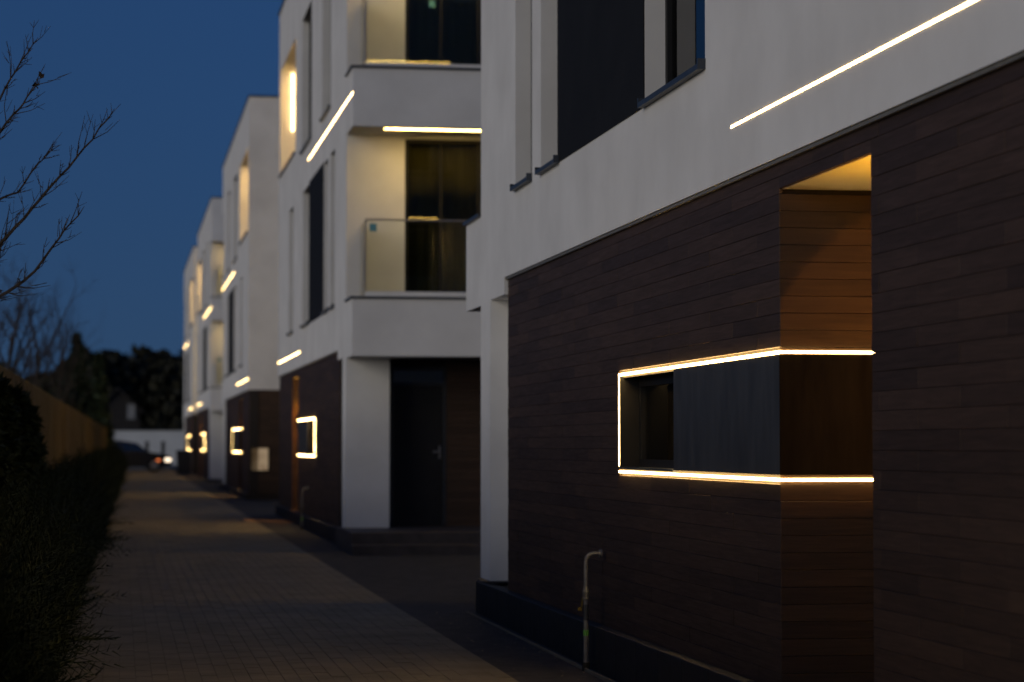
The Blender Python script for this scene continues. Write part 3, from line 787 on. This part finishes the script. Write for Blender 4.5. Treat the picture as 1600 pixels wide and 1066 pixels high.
def front_tree():
    rnd = random.Random(5)
    base = (-2.35, 15.2, gz(15)); org = base
    r = empty("bare_tree", base, "bare leafless tree reaching its twigs in from the left edge", "tree")
    tr = MB(org); tw = MB(org)
    B = Vector(base)
    tr.tube([B, B+Vector((0.03, 0, 0.6)), B+Vector((0.0, 0.05, 1.2)), B+Vector((0.1, 0, 1.8)), B+Vector((0.12, 0, 2.6)), B+Vector((0.1, 0.1, 3.6)), B+Vector((0.15, 0.1, 4.6))], [0.10, 0.085, 0.075, 0.07, 0.05, 0.03, 0.01], 9)
    def ptw(px, py, Y):      # where a bough should pass, worked out once on paper: lateral and height at its own distance
        return None
    J = [B+Vector((0.1, 0, 1.75)), B+Vector((0.11, 0, 2.1)), B+Vector((0.12, 0, 2.5)), B+Vector((0.11, .05, 2.9))]
    limb_along(tr, tw, [J[0], (-1.6, 15.0, 2.05), (-0.98, 14.7, 2.27), (-0.73, 14.6, 2.38), (-0.56, 14.5, 2.47), (-0.40, 14.45, 2.66), (-0.33, 14.4, 2.76), (-0.215, 14.4, 2.91)], 0.024, rnd, 3)
    limb_along(tr, tw, [J[1], (-1.6, 15.3, 2.35), (-1.0, 15.1, 2.50), (-0.76, 15.0, 2.68), (-0.64, 14.9, 2.82), (-0.48, 14.9, 3.01), (-0.32, 14.8, 3.18), (-0.175, 14.8, 3.36), (-0.045, 14.75, 3.54)], 0.026, rnd, 3)
    limb_along(tr, tw, [J[1], (-1.5, 15.6, 2.5), (-1.0, 15.5, 2.78), (-0.77, 15.5, 3.05), (-0.64, 15.5, 3.10), (-0.53, 15.4, 3.26), (-0.385, 15.4, 3.39)], 0.02, rnd, 3)
    limb_along(tr, tw, [J[2], (-1.7, 15.0, 2.8), (-1.1, 14.8, 3.05), (-0.76, 14.6, 3.30), (-0.63, 14.5, 3.46), (-0.55, 14.5, 3.56), (-0.485, 14.4, 3.66)], 0.02, rnd, 3)
    limb_along(tr, tw, [J[3], (-1.7, 15.4, 3.1), (-1.1, 15.2, 3.35), (-0.77, 15.1, 3.58), (-0.67, 15.0, 3.74), (-0.60, 15.0, 3.87), (-0.51, 15.0, 4.0)], 0.018, rnd, 3)
    limb_along(tr, tw, [J[0], (-1.5, 15.9, 2.2), (-1.0, 15.9, 2.4), (-0.80, 15.8, 2.62), (-0.74, 15.8, 2.85), (-0.70, 15.7, 3.05)], 0.018, rnd, 3)
    for k in range(9):      # the rest of the crown, outside the picture
        a = rnd.uniform(0.5, 5.8)
        grow(tr, tw, J[k % 4]+Vector((0, 0, 0.25*(k//4))), Vector((-abs(math.cos(a)), math.sin(a), 0.8)), rnd.uniform(1.0, 1.6), 0.022, 2, rnd)
    tr.build("trunk", M['bark'], r); tag(tw.build("twigs", M['bark'], r, fix=False), kind='stuff')
    lf = MB(org)            # a few curled dead leaves that stayed on
    for (x, y, z) in ((-0.475, 14.42, 3.68), (-0.50, 14.45, 3.62), (-0.71, 14.6, 2.42), (-0.74, 14.6, 2.56), (-0.6, 14.5, 2.47)):
        for k in range(3):
            c = Vector((x, y, z)) + Vector((rnd.uniform(-1, 1), rnd.uniform(-1, 1), rnd.uniform(-1, 1)))*0.012
            u = Vector((rnd.uniform(-1, 1), rnd.uniform(-1, 1), rnd.uniform(-1, 1))).normalized()*0.02
            v = u.cross(Vector((0.3, 0.5, 0.8))).normalized()*0.012
            lf.add([tuple(c-u), tuple(c+v), tuple(c+u), tuple(c-v+Vector((0, 0, 0.006)))], [(0, 1, 2), (0, 2, 3)])
    lf.build("dead_leaves", M['bark'], r, fix=False)
front_tree()

def bare_tree(x, y, h, seed, label):
    rnd = random.Random(seed); base = (x, y, gz(y))
    r = empty("bare_tree", base, label, "tree", "bare trees behind the fence")
    tr = MB(base); tw = MB(base); B = Vector(base)
    tr.tube([B, B+Vector((.05, 0, h*.2)), B+Vector((0, .05, h*.45)), B+Vector((.08, 0, h*.75))], [h*.018, h*.015, h*.011, h*.004], 7)
    for k in range(15):
        t = rnd.uniform(.15, .75); a = rnd.uniform(0, 6.28)
        grow(tr, tw, B+Vector((.03, .02, h*t)), Vector((math.cos(a)*.5, math.sin(a)*.5, 1.0)), h*rnd.uniform(.28, .5), h*.007, 2, rnd)
    tr.build("trunk", M['bark'], r); tag(tw.build("twigs", M['bark'], r, fix=False), kind='stuff')
bare_tree(-2.35, 52, 5.0, 3, "bare upright tree behind the fence at the left picture edge")
bare_tree(-2.05, 60, 5.0, 8, "bare tree behind the fence, right of the one at the picture edge")
bare_tree(-1.85, 75, 5.2, 14, "thin bare tree behind the fence just left of the dark conifer")
bare_tree(-2.9, 46, 3.8, 21, "low bare tree behind the fence, lowest of the leafless ones")

def leafy(name, x, y, h, w, seed, label, cat, mat, cone, n=1500, group=None, size=0.28):
    rnd = random.Random(seed); base = (x, y, gz(y))
    r = empty(name, base, label, cat, group)
    B = Vector(base)
    tr = MB(base); tr.tube([B, B+Vector((0.02, 0, h*.5)), B+Vector((0, 0, h*.95))], [h*.02, h*.013, h*.003], 7)
    cr = MB(base)
    blobs = [(Vector((rnd.uniform(-1, 1)*w*.55, rnd.uniform(-1, 1)*w*.55, h*rnd.uniform(.35, .85))), w*rnd.uniform(.3, .55)) for _ in range(12)]
    for k in range(n):
        if cone:
            t = rnd.random()**1.3; a = rnd.uniform(0, 6.283)
            tier = 0.78 + 0.22*abs(math.sin(t*22))
            rr = w*(1-t)*tier*math.sqrt(rnd.random())*(1+.15*math.sin(a*3+seed)) + .03
            c = Vector((math.cos(a)*rr, math.sin(a)*rr, h*(.04+.96*t)))
        else:
            b, br = rnd.choice(blobs); v = Vector((rnd.gauss(0, 1), rnd.gauss(0, 1), rnd.gauss(0, 1))).normalized()
            c = b + v*br*rnd.random()**.4
        u = Vector((rnd.uniform(-1, 1), rnd.uniform(-1, 1), rnd.uniform(-1, .6))).normalized()*size*rnd.uniform(.5, 1.2)
        v = u.cross(Vector((rnd.uniform(-1, 1), rnd.uniform(-1, 1), rnd.uniform(-1, 1)))).normalized()*size*.3
        c = B + c
        cr.add([tuple(c-u), tuple(c+v), tuple(c+u), tuple(c-v)], [(0, 1, 2, 3)])
    tr.build("trunk", M['bark'], r); cr.build("crown", M[mat], r, fix=False)
leafy("conifer", -1.75, 100, 5.7, 1.25, 2, "dark pointed conifer above the far end of the fence", "tree", 'conifer', True, 2600)
leafy("conifer", -0.95, 108, 5.2, 1.0, 4, "shorter dark conifer just right of the pointed one", "tree", 'conifer', True, 2000)
leafy("evergreen_bush", -2.3, 82, 3.7, 1.2, 6, "round dark evergreen bush showing above the fence, left of the conifers", "bush", 'conifer', False, 1800)
leafy("evergreen_bush", -2.75, 68, 3.6, 1.3, 9, "wide dark evergreen bush above the fence near the left picture edge", "bush", 'conifer', False, 1800)
leafy("evergreen_bush", -3.1, 56, 3.3, 1.2, 19, "dark evergreen bush above the fence at the left picture edge", "bush", 'conifer', False, 1800)

for k in range(6):  # row added so the near stretch of fence reads black
    yy = 17.2 + 1.5*k
    leafy("evergreen_shrub", fence_x(yy)+0.20, yy, 1.85 + 0.1*math.sin(k*2.3), 0.36, 40+k, "tall dark conifer shrub in the row between hedge and fence", "shrub", 'hedge', True, 2600, "conifer shrubs between hedge and fence", 0.13)

# far wood as one mass
tl = MB(); rnd = random.Random(31)
for k in range(190):
    x = -46 + 92*rnd.random() if k < 90 else rnd.uniform(-13, 11); y = rnd.uniform(185, 225)
    h = rnd.uniform(7.0, 8.3) + .7*math.sin(x*.16) + .5*math.sin(x*.5+2)
    if -14 < x < 2: h = min(h, 9.3)
    w = rnd.uniform(1.8, 3.2)
    for q in range(330):
        a = rnd.uniform(0, 6.283); t = rnd.random()
        rr = w*math.sin(math.pi*min(1, .12+.86*t))**.6*math.sqrt(rnd.random())
        c = Vector((x+rr*math.cos(a), y+rr*math.sin(a), gz(y)+h*t))
        u = Vector((rnd.uniform(-1, 1), rnd.uniform(-1, 1), rnd.uniform(-.4, 1.4))).normalized()*rnd.uniform(.25, .7)
        v = u.cross(Vector((rnd.uniform(-1, 1), rnd.uniform(-1, 1), rnd.uniform(-1, 1)))).normalized()*.3
        tl.add([tuple(c-u), tuple(c+v), tuple(c+u), tuple(c-v)], [(0, 1, 2, 3)])
tag(tl.build("treeline", M['forest'], fix=False), kind='stuff')

# ------------------------------------------------------------------ end of the street
def end_wall():
    org = (4, 140, gz(140))
    r = empty("boundary_wall", org, "long pale boundary wall closing the end of the street", "wall")
    MB(org).box(W_, -14, 26, 140, 140.2, gz(140)-.1, 2.38).build("wall", M['endwall'], r)
    MB(org).box(W_, -14.03, 26.03, 139.95, 140.25, 2.382, 2.44).build("coping", M['flash'], r)
end_wall()

def house():
    org = (0.85, 172, gz(172)); z0 = gz(172)
    r = empty("house", org, "small distant house with pale gable among the dark trees", "house")
    m = MB(org); x0, x1, y0, y1 = -1.6, 1.35, 170, 177
    m.add([(x0, y0, z0), (x1, y0, z0), (x1, y0, 4.0), ((x0+x1)/2, y0, 5.4), (x0, y0, 4.0), (x0, y1, z0), (x1, y1, z0), (x1, y1, 4.0), ((x0+x1)/2, y1, 5.4), (x0, y1, 4.0)],
          [(0,1,2,3,4), (5,9,8,7,6), (0,5,6,1), (1,6,7,2), (0,4,9,5), (2,7,8,3), (3,8,9,4)])
    m.build("wall", M['rooftile'], r)
    m = MB(org); m.box(W_, 0.5, 1.05, 169.9, 169.99, 3.35, 4.4); m.build("gable_panel", M['gable'], r)
    m = MB(org); xm = (x0+x1)/2
    for sx, xe in ((-1, x0-.3), (1, x1+.3)):
        ze = 4.0 - .3*1.4/(x1-xm)
        m.add([(xm, y0-.3, 5.42), (xe, y0-.3, ze+.02), (xe, y1+.3, ze+.02), (xm, y1+.3, 5.42), (xm, y0-.3, 5.58), (xe, y0-.3, ze+.18), (xe, y1+.3, ze+.18), (xm, y1+.3, 5.58)],
              [(0,1,2,3), (4,7,6,5), (0,4,5,1), (1,5,6,2), (2,6,7,3), (3,7,4,0)])
    m.build("roof", M['rooftile'], r)
house()

def car():
    y0, y1 = 110.0, 111.72; xf = 2.32; z0 = gz(110)
    org = (xf-2.1, (y0+y1)/2, z0)
    r = empty("parked_car", org, "dark car parked crosswise at the street end with lit lamps", "car")
    prof = [(0.0, .30), (.02, .55), (.08, .72), (.45, .82), (1.05, .90), (1.55, 1.30), (2.3, 1.42), (3.2, 1.38), (3.85, .98), (4.15, .92), (4.2, .5), (4.15, .28), (3.75, .26), (3.0, .22), (1.2, .22), (.4, .24)]
    m = MB(org); n = len(prof); V = []
    for yy, sc_ in ((y0+.0, 1), (y1, 1)):
        for (dx, dz) in prof: 
            ins = 0.14*max(0, (dz-.85)/.55)
            V.append((xf-dx, yy + (ins if yy == y0 else -ins), z0+dz))
    m.add(V, [tuple(range(n)), tuple(range(2*n-1, n-1, -1))] + [(i, (i+1) % n, n+(i+1) % n, n+i) for i in range(n)])
    o = m.build("body", M['carpaint'], r)
    for (a, b) in ((1.18, 2.15), (2.25, 3.25)):
        g = MB(org); g.add([(xf-a, y0+.02, z0+.94), (xf-b, y0+.02, z0+.94), (xf-b+.0, y0+.11, z0+1.32), (xf-max(a, 1.62), y0+.11, z0+1.30)], [(0, 1, 2, 3)])
        me = g.build("window", M['pane'], r)
        me.location = (0, -0.012, 0)
    for wx in (.78, 3.35):
        for yy in (y0-.01, y1-.19):
            g = MB(org); g.tube([(xf-wx, yy, z0+.31), (xf-wx, yy+.2, z0+.31)], [.31, .31], 18); w = g.build("wheel", M['tyre'], r)
            g = MB(org); g.tube([(xf-wx, yy-.006, z0+.31), (xf-wx, yy+.206, z0+.31)], [.19, .19], 14); g.build("rim", M['steel'], w)
    for yy in (y0-.012, y1-.188):
        g = MB(org); g.box(W_, xf-.30, xf-.045, yy, yy+.2, z0+.47, z0+.62); g.build("headlight", M['headlamp'], r)
    g = MB(org); g.box(W_, xf-.68, xf-.52, y0-.012, y0+.03, z0+.49, z0+.57); g.build("marker_lamp", M['marker'], r)
car()

for (x, lab) in ((1.33, "left one of two dark gate posts before the pale wall"), (2.12, "right one of two dark gate posts before the pale wall")):
    y = 121.0; z0 = gz(y)
    p = tag(MB((x, y, z0)).box(W_, x-.09, x+.09, y-.09, y+.09, z0-.05, 1.68).box(W_, x-.11, x+.11, y-.11, y+.11, 1.681, 1.73).build("gate_post", M['anthracite']), lab, "post", "gate posts at the street end")
    p.location = (x, y, z0)

def bin_(x, y, lab):
    z0 = gz(y); org = (x, y, z0)
    r = empty("wheeled_bin", org, lab, "bin")
    m = MB(org); s0, s1 = .24, .29
    m.add([(x+a*s, y+b*s, z) for s, z in ((s0, z0+.04), (s1, z0+.95)) for a, b in ((-1,-1), (1,-1), (1,1), (-1,1))],
          [(3,2,1,0), (4,5,6,7), (0,1,5,4), (1,2,6,5), (2,3,7,6), (3,0,4,7)])
    m.build("body", M['anthracite'], r)
    MB(org).box(W_, x-.31, x+.31, y-.32, y+.31, z0+.952, z0+1.02).build("lid", M['anthracite'], r)
    for sx in (-.2, .2): MB(org).tube([(x+sx-.03, y+.27, z0+.09), (x+sx+.03, y+.27, z0+.09)], [.09, .09], 10).build("wheel", M['tyre'], r)
bin_(2.62, 101.5, "dark wheeled bin at the corner of the farthest block")

# dry leaves and grit along the foot of the nearest block
lt = MB(); rnd = random.Random(77)
for k in range(150):
    y = rnd.uniform(13.5, 21); x = rnd.choice((rnd.uniform(2.5, 2.98), 2.97-abs(rnd.gauss(0, .09))))
    z = gz(y)+.003; a = rnd.uniform(0, 6.28); s = rnd.uniform(.006, .016)
    u = Vector((math.cos(a), math.sin(a), 0))*s; v = Vector((-math.sin(a), math.cos(a), .5))*s*.5
    c = Vector((x, y, z))
    lt.add([tuple(c-u), tuple(c+v), tuple(c+u+Vector((0, 0, s*.4))), tuple(c-v+Vector((0, 0, s*.6)))], [(0, 1, 2), (0, 2, 3)])
tag(lt.build("leaf_litter", M['litter'], fix=False), kind='stuff')
